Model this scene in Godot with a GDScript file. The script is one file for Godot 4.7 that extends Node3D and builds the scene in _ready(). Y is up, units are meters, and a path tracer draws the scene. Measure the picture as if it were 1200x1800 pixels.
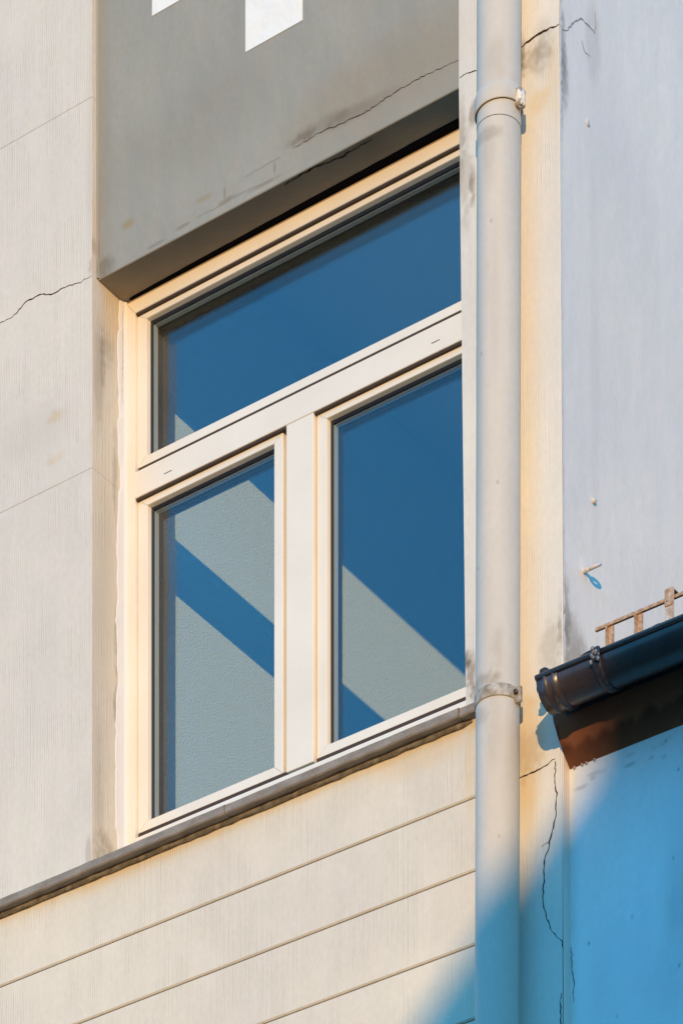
extends Node3D

const SILL_Y := 7.07
const JAMB_L := -0.8142
const SOFFIT := 8.6355
const PANEL_Z := -0.024
const FRAME_Z := -0.13
const SASH_Z := -0.142
const BEAD_Z := -0.156
const BACK_Z := -0.215
const dirt := [0.50, 0.43, 0.35]
const ochre := [0.95, 0.80, 0.52]
const gray := [0.62, 0.60, 0.57]
const soot := [0.36, 0.33, 0.30]
var rng := RandomNumberGenerator.new()
var M := {}
var taken := {}


func _ready() -> void:
	rng.seed = 20
	# ---- camera: level, lens shifted up (verticals stay upright), looking up at the first floor
	var cam := Camera3D.new()
	cam.name = "camera"
	cam.projection = Camera3D.PROJECTION_FRUSTUM
	cam.near = 0.5
	cam.far = 600.0
	cam.size = 0.5 * 1800.0 / 6700.0
	cam.frustum_offset = Vector2(0, 0.5 * (5169.0 - 900.0) / 6700.0)
	cam.position = Vector3(5.6479, 1.6, 7.7393)
	cam.rotation.y = deg_to_rad(36.1208)
	add_child(cam)
	# ---- sky, low evening sun, exposure
	var sky_look := ProceduralSkyMaterial.new()
	sky_look.sky_top_color = lin(0.10, 0.66, 1.50)
	sky_look.sky_horizon_color = lin(0.26, 1.04, 1.85)
	sky_look.sky_curve = 0.22
	sky_look.sky_energy_multiplier = 1.0
	sky_look.ground_bottom_color = lin(0.10, 0.09, 0.08)
	sky_look.ground_horizon_color = lin(0.22, 0.30, 0.40)
	sky_look.sun_angle_max = 12.0
	var env := Environment.new()
	env.background_mode = Environment.BG_SKY
	env.sky = Sky.new()
	env.sky.sky_material = sky_look
	env.tonemap_mode = Environment.TONE_MAPPER_LINEAR
	env.tonemap_exposure = 1.0
	env.sdfgi_enabled = true
	env.ssao_enabled = true
	env.ssil_enabled = true
	var around := WorldEnvironment.new()
	around.name = "environment"
	around.environment = env
	add_child(around)
	var sun := DirectionalLight3D.new()
	sun.name = "sun"
	sun.light_color = lin(1.0, 0.66, 0.31)
	sun.light_energy = 1.02
	sun.light_angular_distance = 0.5
	sun.shadow_enabled = true
	sun.look_at_from_position(Vector3.ZERO, Vector3(-0.64, -0.03, -1.0))
	add_child(sun)

	make_materials()
	ground()
	var house := thing("rendered_house", "tall cream rendered house with grey panel above a white three-light window", "house", Vector3.ZERO)
	house_walls(house)
	house_room(house)
	window(house)
	window_sill(house)
	neighbour()
	opposite()
	downpipe()
	gutter()
	snow_guard()
	wall_fixings()


# ============================================================ helpers
func lin(r: float, g: float, b: float) -> Color:
	return Color(r, g, b).linear_to_srgb()


func numbered(called: String) -> String:
	taken[called] = taken.get(called, 0) + 1
	return called if taken[called] == 1 else "%s_%03d" % [called, taken[called] - 1]


func thing(called: String, label: String, category: String, at: Vector3, group := "") -> Node3D:
	var o := Node3D.new()
	o.name = numbered(called)
	o.position = at
	add_child(o)
	tag(o, label, category, group)
	return o


func tag(o: Node3D, label: String, category: String, group := "") -> void:
	o.set_meta("label", label)
	o.set_meta("category", category)
	if group:
		o.set_meta("group", group)


func part(called: String, parent: Node) -> Node3D:
	var o := Node3D.new()
	o.name = child_name(called, parent)
	parent.add_child(o, true)
	return o


func child_name(called: String, parent: Node) -> String:
	var n := called
	var k := 0
	while parent.has_node(NodePath(n)):
		k += 1
		n = "%s_%03d" % [called, k]
	return n


func obj(called: String, st: SurfaceTool, mat: Material, parent: Node) -> MeshInstance3D:
	st.generate_normals()
	var o := MeshInstance3D.new()
	o.mesh = st.commit()
	o.material_override = mat
	o.name = child_name(called, parent)
	o.cast_shadow = GeometryInstance3D.SHADOW_CASTING_SETTING_ON
	parent.add_child(o, true)
	return o


func begin(smooth := false) -> SurfaceTool:
	var st := SurfaceTool.new()
	st.begin(Mesh.PRIMITIVE_TRIANGLES)
	st.set_smooth_group(0 if smooth else -1)
	return st


func tri(st: SurfaceTool, a: Vector3, b: Vector3, c: Vector3, n: Vector3) -> void:
	# front faces run clockwise
	if (b - a).cross(c - a).dot(n) > 0.0:
		st.add_vertex(a); st.add_vertex(c); st.add_vertex(b)
	else:
		st.add_vertex(a); st.add_vertex(b); st.add_vertex(c)


func quad(st: SurfaceTool, a: Vector3, b: Vector3, c: Vector3, d: Vector3, n: Vector3) -> void:
	tri(st, a, b, c, n)
	tri(st, a, c, d, n)


func box(st: SurfaceTool, lo: Vector3, hi: Vector3, ch := 0.0) -> void:
	# a box whose twelve edges are chamfered by ch
	var c := (lo + hi) / 2.0
	var h := (hi - lo) / 2.0
	var ax := [Vector3.RIGHT, Vector3.UP, Vector3.BACK]
	var hs := [h.x, h.y, h.z]
	for i in 3:
		var j := (i + 1) % 3
		var k := (i + 2) % 3
		var u: Vector3 = ax[j] * (hs[j] - ch)
		var v: Vector3 = ax[k] * (hs[k] - ch)
		for s in [-1.0, 1.0]:
			var n: Vector3 = ax[i] * s
			var p: Vector3 = c + n * hs[i]
			quad(st, p - u - v, p + u - v, p + u + v, p - u + v, n)
		if ch > 0.0:
			for s in [-1.0, 1.0]:
				for t in [-1.0, 1.0]:
					var n2: Vector3 = ax[j] * s + ax[k] * t
					var w: Vector3 = ax[i] * (hs[i] - ch)
					var p1: Vector3 = c + ax[j] * s * hs[j] + ax[k] * t * (hs[k] - ch)
					var p2: Vector3 = c + ax[j] * s * (hs[j] - ch) + ax[k] * t * hs[k]
					quad(st, p1 - w, p1 + w, p2 + w, p2 - w, n2)
	if ch > 0.0:
		for sx in [-1.0, 1.0]:
			for sy in [-1.0, 1.0]:
				for sz in [-1.0, 1.0]:
					var s3 := Vector3(sx, sy, sz)
					var e := h - Vector3.ONE * ch
					tri(st, c + s3 * Vector3(h.x, e.y, e.z), c + s3 * Vector3(e.x, h.y, e.z), c + s3 * Vector3(e.x, e.y, h.z), s3)


func prism(st: SurfaceTool, front: Array, z0: float, z1: float, ch := 0.0) -> void:
	# a convex outline in the facade's plane given thickness from z0 (back) to z1 (front), its front edge chamfered
	var c := Vector2.ZERO
	for p in front:
		c += p / front.size()
	var inner := []
	for p in front:
		inner.append(p + (Vector2(signf(c.x - p.x), signf(c.y - p.y)) * ch))
	var n := front.size()
	for i in n:
		var a: Vector2 = front[i]
		var b: Vector2 = front[(i + 1) % n]
		var ai: Vector2 = inner[i]
		var bi: Vector2 = inner[(i + 1) % n]
		var out2 := (a + b) / 2.0 - c
		var o3 := Vector3(out2.x, out2.y, 0)
		var e2 := (b - a).orthogonal()
		if e2.dot(out2) < 0:
			e2 = -e2
		o3 = Vector3(e2.x, e2.y, 0)
		quad(st, v3(a, z0), v3(b, z0), v3(b, z1 - ch), v3(a, z1 - ch), o3)
		if ch > 0.0:
			quad(st, v3(a, z1 - ch), v3(b, z1 - ch), v3(bi, z1), v3(ai, z1), o3.normalized() + Vector3.BACK)
	for i in range(1, n - 1):
		tri(st, v3(inner[0], z1), v3(inner[i], z1), v3(inner[i + 1], z1), Vector3.BACK)
		tri(st, v3(front[0], z0), v3(front[i], z0), v3(front[i + 1], z0), Vector3.FORWARD)


func v3(p: Vector2, z: float) -> Vector3:
	return Vector3(p.x, p.y, z)


func sweep(st: SurfaceTool, rings: Array, closed := false, caps := true) -> void:
	# skin over rings of points (each an Array of Vector3 of equal size)
	var m: int = rings[0].size()
	for i in rings.size() - 1:
		var ca := Vector3.ZERO
		for p in rings[i]:
			ca += p / m
		var cb := Vector3.ZERO
		for p in rings[i + 1]:
			cb += p / m
		for j in (m if closed else m - 1):
			var a: Vector3 = rings[i][j]
			var b: Vector3 = rings[i][(j + 1) % m]
			var c: Vector3 = rings[i + 1][(j + 1) % m]
			var d: Vector3 = rings[i + 1][j]
			quad(st, a, b, c, d, (a + b + c + d) / 4.0 - (ca + cb) / 2.0)
	if caps and closed:
		for e in [0, rings.size() - 1]:
			var ring: Array = rings[e]
			var other: Array = rings[1 if e == 0 else rings.size() - 2]
			var n: Vector3 = ring[0] - other[0]
			for j in range(1, m - 1):
				tri(st, ring[0], ring[j], ring[j + 1], n)


func circle(center: Vector3, u: Vector3, v: Vector3, r: float, n := 24, from := 0.0, to := TAU) -> Array:
	var out := []
	var full := is_equal_approx(to - from, TAU)
	for i in (n if full else n + 1):
		var a := from + (to - from) * i / n
		out.append(center + (u * cos(a) + v * sin(a)) * r)
	return out


func lump(st: SurfaceTool, c: Vector3, r: Vector3, rough := 0.25) -> void:
	var rings := []
	for i in 7:
		var a := -PI / 2 + PI * i / 6.0
		var ring := []
		for j in 10:
			var b := TAU * j / 10.0
			var k := rng.randf_range(1.0 - rough, 1.0 + rough)
			ring.append(c + Vector3(cos(b) * maxf(cos(a), 0.04), sin(a), sin(b) * maxf(cos(a), 0.04)) * r * k)
		rings.append(ring)
	sweep(st, rings, true)


func tube(st: SurfaceTool, path: Array, r: float, n := 12) -> void:
	var rings := []
	for i in path.size():
		var d: Vector3 = (path[mini(i + 1, path.size() - 1)] - path[maxi(i - 1, 0)]).normalized()
		var u := d.cross(Vector3.UP if absf(d.y) < 0.9 else Vector3.RIGHT).normalized()
		rings.append(circle(path[i], u, d.cross(u), r, n))
	sweep(st, rings, true)


# ============================================================ materials
func texture_of(im: Image) -> ImageTexture:
	return ImageTexture.create_from_image(im)


func noise(seed_: int, freq: float, oct := 4, kind := FastNoiseLite.TYPE_SIMPLEX_SMOOTH) -> FastNoiseLite:
	var n := FastNoiseLite.new()
	n.seed = seed_
	n.noise_type = kind
	n.frequency = freq
	n.fractal_octaves = oct
	n.fractal_type = FastNoiseLite.FRACTAL_FBM if oct > 1 else FastNoiseLite.FRACTAL_NONE
	return n


func bytes_of(n: FastNoiseLite, w: int, h: int) -> PackedByteArray:
	var im := n.get_image(w, h, false, false, true)
	im.convert(Image.FORMAT_L8)
	return im.get_data()


func streaks(seed_: int, w: int, h: int, rows: int, freq: float) -> PackedByteArray:
	# fine vertical comb lines: noise with short rows stretched upright
	var n := noise(seed_, freq, 2)
	n.domain_warp_enabled = true
	n.domain_warp_amplitude = 5.0
	n.domain_warp_frequency = 0.01
	var im := n.get_image(w, rows, false, false, true)
	im.convert(Image.FORMAT_L8)
	im.resize(w, h, Image.INTERPOLATE_CUBIC)
	return im.get_data()


# both facade maps cover x -1.2..1.2 and y 6.12..9.52 of the wall once
func facade_height() -> Image:
	var w := 2048
	var h := 2048
	var gain := streaks(3, w, h, 40, 0.13)
	var sine := PackedInt32Array()
	for i in 1024:
		sine.append(int(128 + 127 * sin(TAU * i / 1024.0)))
	var where := bytes_of(noise(5, 0.006, 3), w, h)
	var fine := bytes_of(noise(7, 0.09, 3), w, h)
	var wave := bytes_of(noise(9, 0.009, 3), w, h)
	var out := PackedByteArray()
	out.resize(w * h)
	for i in w * h:
		var k := clampi((where[i] - 84) * 4, 70, 255)
		var ridge := sine[((i & 2047) * 193 + wave[i] * 5 + where[i] * 3 + fine[i]) & 1023]
		out[i] = 50 + ((ridge * (gain[i] + 10) >> 8) * k >> 9) + (fine[i] * 26 >> 8) + (wave[i] * 40 >> 8) + (where[i] * 30 >> 8)
	# trowelled lumps on the left wall
	for l in [[-0.936, 8.335, 0.022, 0.018, 150.0], [-0.950, 8.215, 0.020, 0.022, 150.0], [-0.985, 8.372, 0.045, 0.015, 70.0], [-1.03, 8.37, 0.03, 0.03, 50.0], [-0.90, 8.40, 0.05, 0.03, 45.0], [-0.96, 8.14, 0.05, 0.02, 45.0]]:
		var cx := int((l[0] + 1.2) / 2.4 * w)
		var cy := int((9.52 - l[1]) / 3.4 * h)
		var rx := int(l[2] / 2.4 * w * 2)
		var ry := int(l[3] / 3.4 * h * 2)
		for y in range(maxi(cy - ry, 0), mini(cy + ry, h)):
			for x in range(maxi(cx - rx, 0), mini(cx + rx, w)):
				var dx := (x - cx) / float(rx) * 1.6
				var dy := (y - cy) / float(ry) * 1.6 + (wave[y * w + x] - 128) / 200.0
				var q := 1.0 - (dx * dx + dy * dy)
				if q > 0.0:
					out[y * w + x] = clampi(int(out[y * w + x] + l[4] * q * q), 0, 255)
	return Image.create_from_data(w, h, false, Image.FORMAT_L8, out)


func stain_map(size: int, seed_: int, stains: Array, base := 232) -> Image:
	# gently uneven paint with weather stains: x, y, half width, half height, tint multiplied in, strength, how patchy
	var w := size
	var h := size
	var big := bytes_of(noise(11 + seed_, 0.004, 4), w, h)
	var mid := bytes_of(noise(13 + seed_, 0.02, 4), w, h)
	var fine := bytes_of(noise(15 + seed_, 0.12, 2), w, h)
	var run := streaks(17 + seed_, w, h, 14, 0.03)
	var out := PackedByteArray()
	out.resize(w * h * 3)
	for i in w * h:
		var v := base + ((big[i] - 128) * 12 + (mid[i] - 128) * 7 + (fine[i] - 128) * 7 + (run[i] - 128) * 3 >> 8)
		out[i * 3] = mini(v, 255)
		out[i * 3 + 1] = mini(v - ((mid[i] - 110) * 2 >> 8), 255)
		out[i * 3 + 2] = mini(v - ((big[i] - 110) * 5 >> 8), 255)
	for s in stains:
		var cx := int((s[0] + 1.2) / 2.4 * w)
		var cy := int((9.52 - s[1]) / 3.4 * h)
		var rx := maxi(int(s[2] / 2.4 * w * 1.5), 2)
		var ry := maxi(int(s[3] / 3.4 * h * 1.5), 2)
		for y in range(maxi(cy - ry, 0), mini(cy + ry + 1, h)):
			for x in range(maxi(cx - rx, 0), mini(cx + rx + 1, w)):
				var i := y * w + x
				var dx := (x - cx) / float(rx)
				var dy := (y - cy) / float(ry)
				var q: float = 1.0 - (dx * dx + dy * dy)
				if q <= 0.0:
					continue
				q = clampf(q * q * 1.3 + ((mid[i] - 128) / 128.0 * 0.7 + (fine[i] - 128) / 128.0 * 0.5) * s[6] * q, 0.0, 1.0) * s[5] * 0.5
				for c in 3:
					out[i * 3 + c] = int(out[i * 3 + c] * (1.0 - q + q * s[4][c]))
	return Image.create_from_data(w, h, false, Image.FORMAT_RGB8, out)


func facade_color() -> Image:
	return stain_map(1024, 0, [
		[0.564, 8.59, 0.05, 0.035, dirt, 0.5, 1.4], [0.542, 8.60, 0.012, 0.05, soot, 0.8, 1.3], [0.600, 8.60, 0.03, 0.06, gray, 0.6, 1.4], [0.640, 8.52, 0.03, 0.10, ochre, 0.45, 1.2],
		[0.398, 8.347, 0.010, 0.045, dirt, 0.8, 1.6], [0.375, 8.39, 0.022, 0.12, gray, 0.6, 1.6], [0.365, 8.50, 0.012, 0.10, dirt, 0.45, 1.6], [0.40, 8.53, 0.012, 0.03, dirt, 0.8, 1.4],
		[0.390, 7.16, 0.016, 0.05, dirt, 0.9, 1.7], [0.384, 7.20, 0.010, 0.02, soot, 0.9, 1.6], [0.40, 7.11, 0.02, 0.02, soot, 0.6, 1.6],
		[0.63, 7.14, 0.035, 0.08, dirt, 0.4, 1.3], [0.652, 7.19, 0.010, 0.06, soot, 0.5, 1.5], [0.56, 6.96, 0.06, 0.12, ochre, 0.55, 1.0], [0.555, 6.90, 0.05, 0.06, dirt, 0.3, 1.4],
		[0.56, 7.6, 0.035, 0.9, ochre, 0.16, 0.6], [0.56, 6.80, 0.03, 0.08, ochre, 0.7, 0.8], [0.59, 8.48, 0.03, 0.03, ochre, 0.6, 1.0],
		[-0.712, 8.740, 0.020, 0.012, ochre, 0.9, 1.0], [-0.089, 8.725, 0.09, 0.020, dirt, 0.30, 1.2], [0.03, 8.715, 0.12, 0.018, dirt, 0.35, 1.2], [-0.15, 8.72, 0.05, 0.012, dirt, 0.45, 1.3],
		[-0.381, 8.664, 0.025, 0.0072, dirt, 0.52, 1.5], [-0.25, 8.655, 0.06, 0.006, dirt, 0.39, 1.5], [-0.53, 8.660, 0.025, 0.006, dirt, 0.49, 1.5], [-0.62, 8.650, 0.03, 0.0048, soot, 0.35, 1.6],
		[-0.39, 8.685, 0.003, 0.018, [0.75, 0.6, 0.45], 0.8, 1.2], [-0.228, 8.682, 0.003, 0.018, [0.75, 0.6, 0.45], 0.8, 1.2], [-0.79, 8.66, 0.03, 0.03, dirt, 0.55, 1.4], [-0.46, 8.70, 0.03, 0.01, ochre, 0.6, 1.2],
		[0.10, 8.75, 0.28, 0.10, [0.98, 0.88, 0.78], 0.7, 0.5], [-0.80, 9.0, 0.03, 0.4, gray, 0.25, 1.0], [-0.5, 8.9, 0.25, 0.12, gray, 0.18, 1.0],
		[-0.826, 7.11, 0.010, 0.04, dirt, 0.4, 1.3],
		[-0.94, 8.31, 0.03, 0.015, ochre, 0.5, 1.0], [-0.94, 8.20, 0.03, 0.012, ochre, 0.35, 1.0], [-1.0, 8.30, 0.12, 0.06, gray, 0.14, 1.0],
		# the same map lies on the reveal, whose depth reads as x 0..0.13
		[0.045, 8.43, 0.014, 0.08, gray, 0.45, 1.4], [0.03, 8.38, 0.02, 0.14, gray, 0.5, 1.2], [0.09, 8.55, 0.05, 0.08, ochre, 0.45, 0.9], [0.05, 7.13, 0.05, 0.05, dirt, 0.6, 1.3],
		[0.10, 7.55, 0.012, 0.05, dirt, 0.7, 1.5], [0.10, 7.68, 0.008, 0.12, gray, 0.7, 1.5], [0.06, 7.9, 0.05, 0.25, gray, 0.22, 1.2], [0.03, 7.3, 0.02, 0.15, gray, 0.35, 1.3], [0.095, 8.18, 0.01, 0.12, gray, 0.6, 1.5], [0.07, 8.47, 0.03, 0.05, gray, 0.5, 1.3],
		[-0.2, 7.035, 1.0, 0.018, ochre, 0.55, 0.8], [-0.7, 7.03, 0.3, 0.03, ochre, 0.35, 1.0], [0.25, 7.02, 0.15, 0.05, ochre, 0.4, 1.0], [0.39, 6.95, 0.02, 0.12, ochre, 0.3, 1.0],
	])


func side_color() -> Image:
	# the x plane of the map reads as minus z
	return stain_map(1024, 60, [
		[0.012, 8.60, 0.018, 0.10, gray, 1.0, 1.6], [0.020, 8.52, 0.02, 0.07, gray, 0.9, 1.7], [0.006, 8.62, 0.006, 0.12, soot, 0.7, 1.5], [0.008, 8.45, 0.008, 0.06, gray, 0.7, 1.5],
		[0.04, 7.16, 0.06, 0.07, dirt, 0.55, 1.2], [0.015, 7.22, 0.02, 0.09, soot, 0.6, 1.5], [0.10, 7.13, 0.10, 0.05, gray, 0.5, 1.2], [0.3, 8.2, 0.25, 0.4, gray, 0.10, 0.8], [0.15, 7.9, 0.02, 0.5, gray, 0.12, 1.0], [0.15, 8.69, 0.03, 0.10, gray, 0.35, 1.5], [0.005, 7.6, 0.006, 0.5, dirt, 0.35, 1.7],
	], 247)


func eave_color() -> Image:
	# blistered dark weathering along the lower half of the board
	var worn := [0.30, 0.17, 0.20]
	var list := []
	for k in 26:
		list.append([0.65 + k * 0.022, 6.857 + 0.0008 * k + 0.006 * sin(k * 2.3), 0.022, 0.020 + 0.004 * sin(k * 1.7), worn, 1.7, 0.8])
	for k in 12:
		list.append([0.666 + 0.003 * sin(k * 3.1), 6.85 + k * 0.006, 0.006, 0.006, [0.7, 0.65, 0.55], 1.2, 1.5])
	return stain_map(1024, 90, list)


func mottle(seed_: int, size: int, freq: float, low: Color, high: Color, grain := 0.0) -> ImageTexture:
	var a := noise(seed_, freq, 5).get_seamless_image(size, size, false, false, 0.1, true)
	var b := noise(seed_ + 1, freq * 9.0, 2).get_seamless_image(size, size, false, false, 0.1, true)
	a.convert(Image.FORMAT_L8)
	b.convert(Image.FORMAT_L8)
	var da := a.get_data()
	var db := b.get_data()
	var out := PackedByteArray()
	out.resize(size * size * 3)
	for i in size * size:
		var t := clampf(da[i] / 255.0 + (db[i] / 255.0 - 0.5) * grain, 0, 1)
		var c := low.lerp(high, t)
		out[i * 3] = int(c.r * 255)
		out[i * 3 + 1] = int(c.g * 255)
		out[i * 3 + 2] = int(c.b * 255)
	return texture_of(Image.create_from_data(size, size, false, Image.FORMAT_RGB8, out))


func plain(color: Color, rough := 0.6, metal := 0.0, spec := 0.5) -> StandardMaterial3D:
	var m := StandardMaterial3D.new()
	m.albedo_color = color
	m.roughness = rough
	m.metallic = metal
	m.metallic_specular = spec
	return m


func world_mapped(m: StandardMaterial3D, scale_: Vector3, offset := Vector3.ZERO) -> StandardMaterial3D:
	m.uv1_triplanar = true
	m.uv1_world_triplanar = true
	m.uv1_triplanar_sharpness = 8.0
	m.uv1_scale = scale_
	m.uv1_offset = offset
	return m


func on_facade(color: Color, color_map: Texture2D, height_map: Texture2D, depth: float, rough := 0.85) -> StandardMaterial3D:
	var m := plain(color, rough, 0.0, 0.35)
	m.albedo_texture = color_map
	m.heightmap_enabled = true
	m.heightmap_texture = height_map
	m.heightmap_scale = depth
	return world_mapped(m, Vector3(1 / 2.4, 1 / 3.4, 1 / 2.4), Vector3(0.5, -6.12 / 3.4, 0.5))


func make_materials() -> void:
	var fh := facade_height()
	var fht := texture_of(fh)
	var fct := texture_of(facade_color())
	M.wall = on_facade(lin(0.95, 0.835, 0.665), fct, fht, 0.24)
	M.course = on_facade(lin(0.99, 0.855, 0.65), fct, fht, 0.28)
	M.strip = on_facade(lin(0.98, 0.90, 0.755), fct, fht, 0.20)
	var smooth := noise(31, 0.012, 5).get_seamless_image(1024, 1024, false, false, 0.1, true)
	smooth.convert(Image.FORMAT_L8)
	var sm := texture_of(smooth)
	M.panel = on_facade(lin(0.45, 0.415, 0.33), fct, sm, 0.5)
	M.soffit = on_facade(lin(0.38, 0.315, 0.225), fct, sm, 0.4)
	M.paint = plain(lin(0.96, 0.90, 0.77), 0.7)
	M.paint.heightmap_enabled = true
	M.paint.heightmap_texture = sm
	M.paint.heightmap_scale = 0.3
	world_mapped(M.paint, Vector3.ONE * 0.8)
	# side wall: brushed lilac-white masonry paint
	var brush := streaks(41, 1024, 1024, 40, 0.03)
	var pit := bytes_of(noise(43, 0.03, 5), 1024, 1024)
	var mixb := PackedByteArray()
	mixb.resize(1024 * 1024)
	for i in 1024 * 1024:
		mixb[i] = (brush[i] + pit[i] * 6) >> 3
	M.side = on_facade(lin(0.99, 0.835, 0.68), texture_of(side_color()), texture_of(Image.create_from_data(1024, 1024, false, Image.FORMAT_L8, mixb)), 0.13, 0.7)
	var specks := []
	for k in 13:
		specks.append([rng.randf_range(0.68, 1.15), rng.randf_range(6.15, 6.84), rng.randf_range(0.0015, 0.003), rng.randf_range(0.0015, 0.003), soot, rng.randf_range(0.3, 0.9), 0.6])
	for k in 16:
		specks.append([rng.randf_range(0.69, 1.1), rng.randf_range(6.79, 6.835), rng.randf_range(0.008, 0.022), 0.003, gray, rng.randf_range(0.2, 0.6), 1.3])
	for k in 8:
		specks.append([rng.randf_range(0.7, 1.1), rng.randf_range(6.2, 6.75), rng.randf_range(0.02, 0.08), rng.randf_range(0.05, 0.2), gray, rng.randf_range(0.08, 0.2), 1.0])
	M.neighbour = on_facade(lin(0.90, 0.875, 0.80), texture_of(stain_map(1024, 120, specks, 246)), sm, 0.3)
	M.joint = plain(lin(0.30, 0.22, 0.14), 0.95)
	M.crack = plain(lin(0.05, 0.035, 0.025), 1.0, 0.0, 0.1)
	M.faint = plain(lin(0.36, 0.31, 0.25), 1.0, 0.0, 0.1)
	M.frame = plain(lin(0.955, 0.845, 0.665), 0.35)
	M.frame.albedo_texture = mottle(51, 256, 0.01, Color(0.965, 0.96, 0.95), Color(1, 1, 1), 0.2)
	world_mapped(M.frame, Vector3.ONE * 1.3)
	M.gasket = plain(lin(0.012, 0.012, 0.014), 0.5)
	M.spacer = plain(lin(0.36, 0.44, 0.46), 0.5, 0.1)
	M.shade_seal_brown = plain(lin(0.075, 0.05, 0.036), 0.7, 0.0, 0.3)
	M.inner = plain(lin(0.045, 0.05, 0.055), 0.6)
	M.wedge_black = plain(lin(0.008, 0.008, 0.009), 1.0, 0.0, 0.1)
	M.spacer_gap = plain(lin(0.03, 0.04, 0.04), 0.5)
	M.caulk = plain(lin(0.80, 0.77, 0.72), 0.7)
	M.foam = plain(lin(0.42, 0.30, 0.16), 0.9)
	var glass := plain(Color(0.95, 0.98, 0.97, 0.001), 0.0)
	glass.metallic_specular = 0.46
	glass.transparency = BaseMaterial3D.TRANSPARENCY_ALPHA
	M.glass = glass
	M.slate = plain(lin(0.37, 0.30, 0.225), 0.7)
	M.slate.albedo_texture = mottle(55, 512, 0.012, Color(0.80, 0.78, 0.74), Color(1, 1, 1), 0.7)
	M.slate.heightmap_enabled = true
	M.slate.heightmap_texture = sm
	M.slate.heightmap_scale = 0.12
	world_mapped(M.slate, Vector3(2, 4, 4))
	M.mortar = plain(lin(0.36, 0.28, 0.17), 0.9)
	M.mortar.albedo_texture = mottle(57, 256, 0.03, Color(0.5, 0.48, 0.42), Color(1, 1, 1), 0.6)
	world_mapped(M.mortar, Vector3.ONE * 4)
	M.pipe = on_facade(lin(0.70, 0.615, 0.495), texture_of(stain_map(1024, 140, [
		[0.52, 8.352, 0.06, 0.016, gray, 0.5, 1.2], [0.53, 8.30, 0.02, 0.07, dirt, 0.18, 1.4], [0.555, 8.52, 0.03, 0.06, gray, 0.3, 1.2], [0.53, 7.045, 0.06, 0.018, dirt, 0.55, 1.3], [0.56, 7.09, 0.03, 0.07, gray, 0.4, 1.3],
		[0.54, 6.92, 0.02, 0.09, gray, 0.3, 1.3], [0.50, 6.96, 0.03, 0.02, dirt, 0.3, 1.5], [0.50, 7.7, 0.012, 0.25, gray, 0.16, 1.2], [0.545, 7.95, 0.010, 0.2, dirt, 0.10, 1.3], [0.535, 6.75, 0.015, 0.12, ochre, 0.15, 1.2],
		[0.508, 7.832, 0.003, 0.003, dirt, 0.45, 0.5], [0.549, 7.51, 0.003, 0.003, dirt, 0.45, 0.5], [0.536, 8.14, 0.003, 0.004, dirt, 0.45, 0.5], [0.495, 7.32, 0.003, 0.003, dirt, 0.45, 0.5], [0.552, 6.66, 0.003, 0.003, dirt, 0.45, 0.5],
	], 249)), sm, 0.12, 0.5)
	M.pipe.metallic_specular = 0.28
	M.clamp = plain(lin(0.66, 0.60, 0.51), 0.7)
	M.clamp.albedo_texture = mottle(63, 256, 0.03, Color(0.6, 0.53, 0.42), Color(1, 1, 1), 0.5)
	world_mapped(M.clamp, Vector3.ONE * 5)
	M.interior = plain(lin(0.67, 0.86, 0.73), 0.9, 0.0, 0.2)
	var chips := noise(71, 0.07, 3, FastNoiseLite.TYPE_SIMPLEX).get_seamless_image(512, 512, false, false, 0.1, true)
	M.interior.heightmap_enabled = true
	M.interior.heightmap_texture = texture_of(chips)
	M.interior.heightmap_scale = 0.2
	world_mapped(M.interior, Vector3(4.4, 3.6, 4.4))
	M.ceiling = plain(lin(0.07, 0.08, 0.09), 0.9)
	M.room = plain(lin(0.5, 0.5, 0.47), 0.9)
	M.floor = plain(lin(0.06, 0.045, 0.035), 0.7)
	M.gutter = plain(lin(0.085, 0.058, 0.048), 0.27)
	M.gutter.albedo_texture = mottle(81, 256, 0.02, Color(0.75, 0.75, 0.78), Color(1, 1, 1), 0.3)
	world_mapped(M.gutter, Vector3.ONE * 2)
	M.strap = plain(lin(0.13, 0.09, 0.07), 0.55)
	M.strap.albedo_texture = mottle(83, 256, 0.04, Color(0.45, 0.35, 0.30), Color(1, 1, 1), 0.8)
	world_mapped(M.strap, Vector3.ONE * 9)
	M.crust = plain(lin(0.42, 0.36, 0.29), 0.95)
	M.eave = on_facade(lin(0.30, 0.108, 0.044), texture_of(eave_color()), sm, 0.08, 0.42)
	M.tile = plain(lin(0.030, 0.028, 0.030), 0.6)
	M.tile.albedo_texture = mottle(87, 256, 0.03, Color(0.5, 0.5, 0.5), Color(1, 1, 1), 0.6)
	world_mapped(M.tile, Vector3.ONE * 4)
	M.rust = plain(lin(0.66, 0.56, 0.45), 0.7)
	M.rust.albedo_texture = mottle(91, 512, 0.02, lin(0.50, 0.27, 0.13), lin(1.0, 0.95, 0.88), 0.9)
	world_mapped(M.rust, Vector3.ONE * 6)
	M.steel = plain(lin(0.75, 0.71, 0.64), 0.5, 0.1)
	M.steel.albedo_texture = M.rust.albedo_texture
	world_mapped(M.steel, Vector3.ONE * 2.5, Vector3(0.3, 0.1, 0.6))
	M.plug = plain(lin(0.64, 0.58, 0.50), 0.7)
	M.asphalt = plain(lin(0.055, 0.053, 0.050), 0.9)
	M.asphalt.albedo_texture = mottle(95, 256, 0.05, Color(0.75, 0.75, 0.75), Color(1, 1, 1), 0.6)
	world_mapped(M.asphalt, Vector3.ONE * 0.7)
	M.brick = plain(lin(0.34, 0.20, 0.13), 0.9)
	M.dark_glass = plain(lin(0.02, 0.025, 0.03), 0.1)


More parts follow.
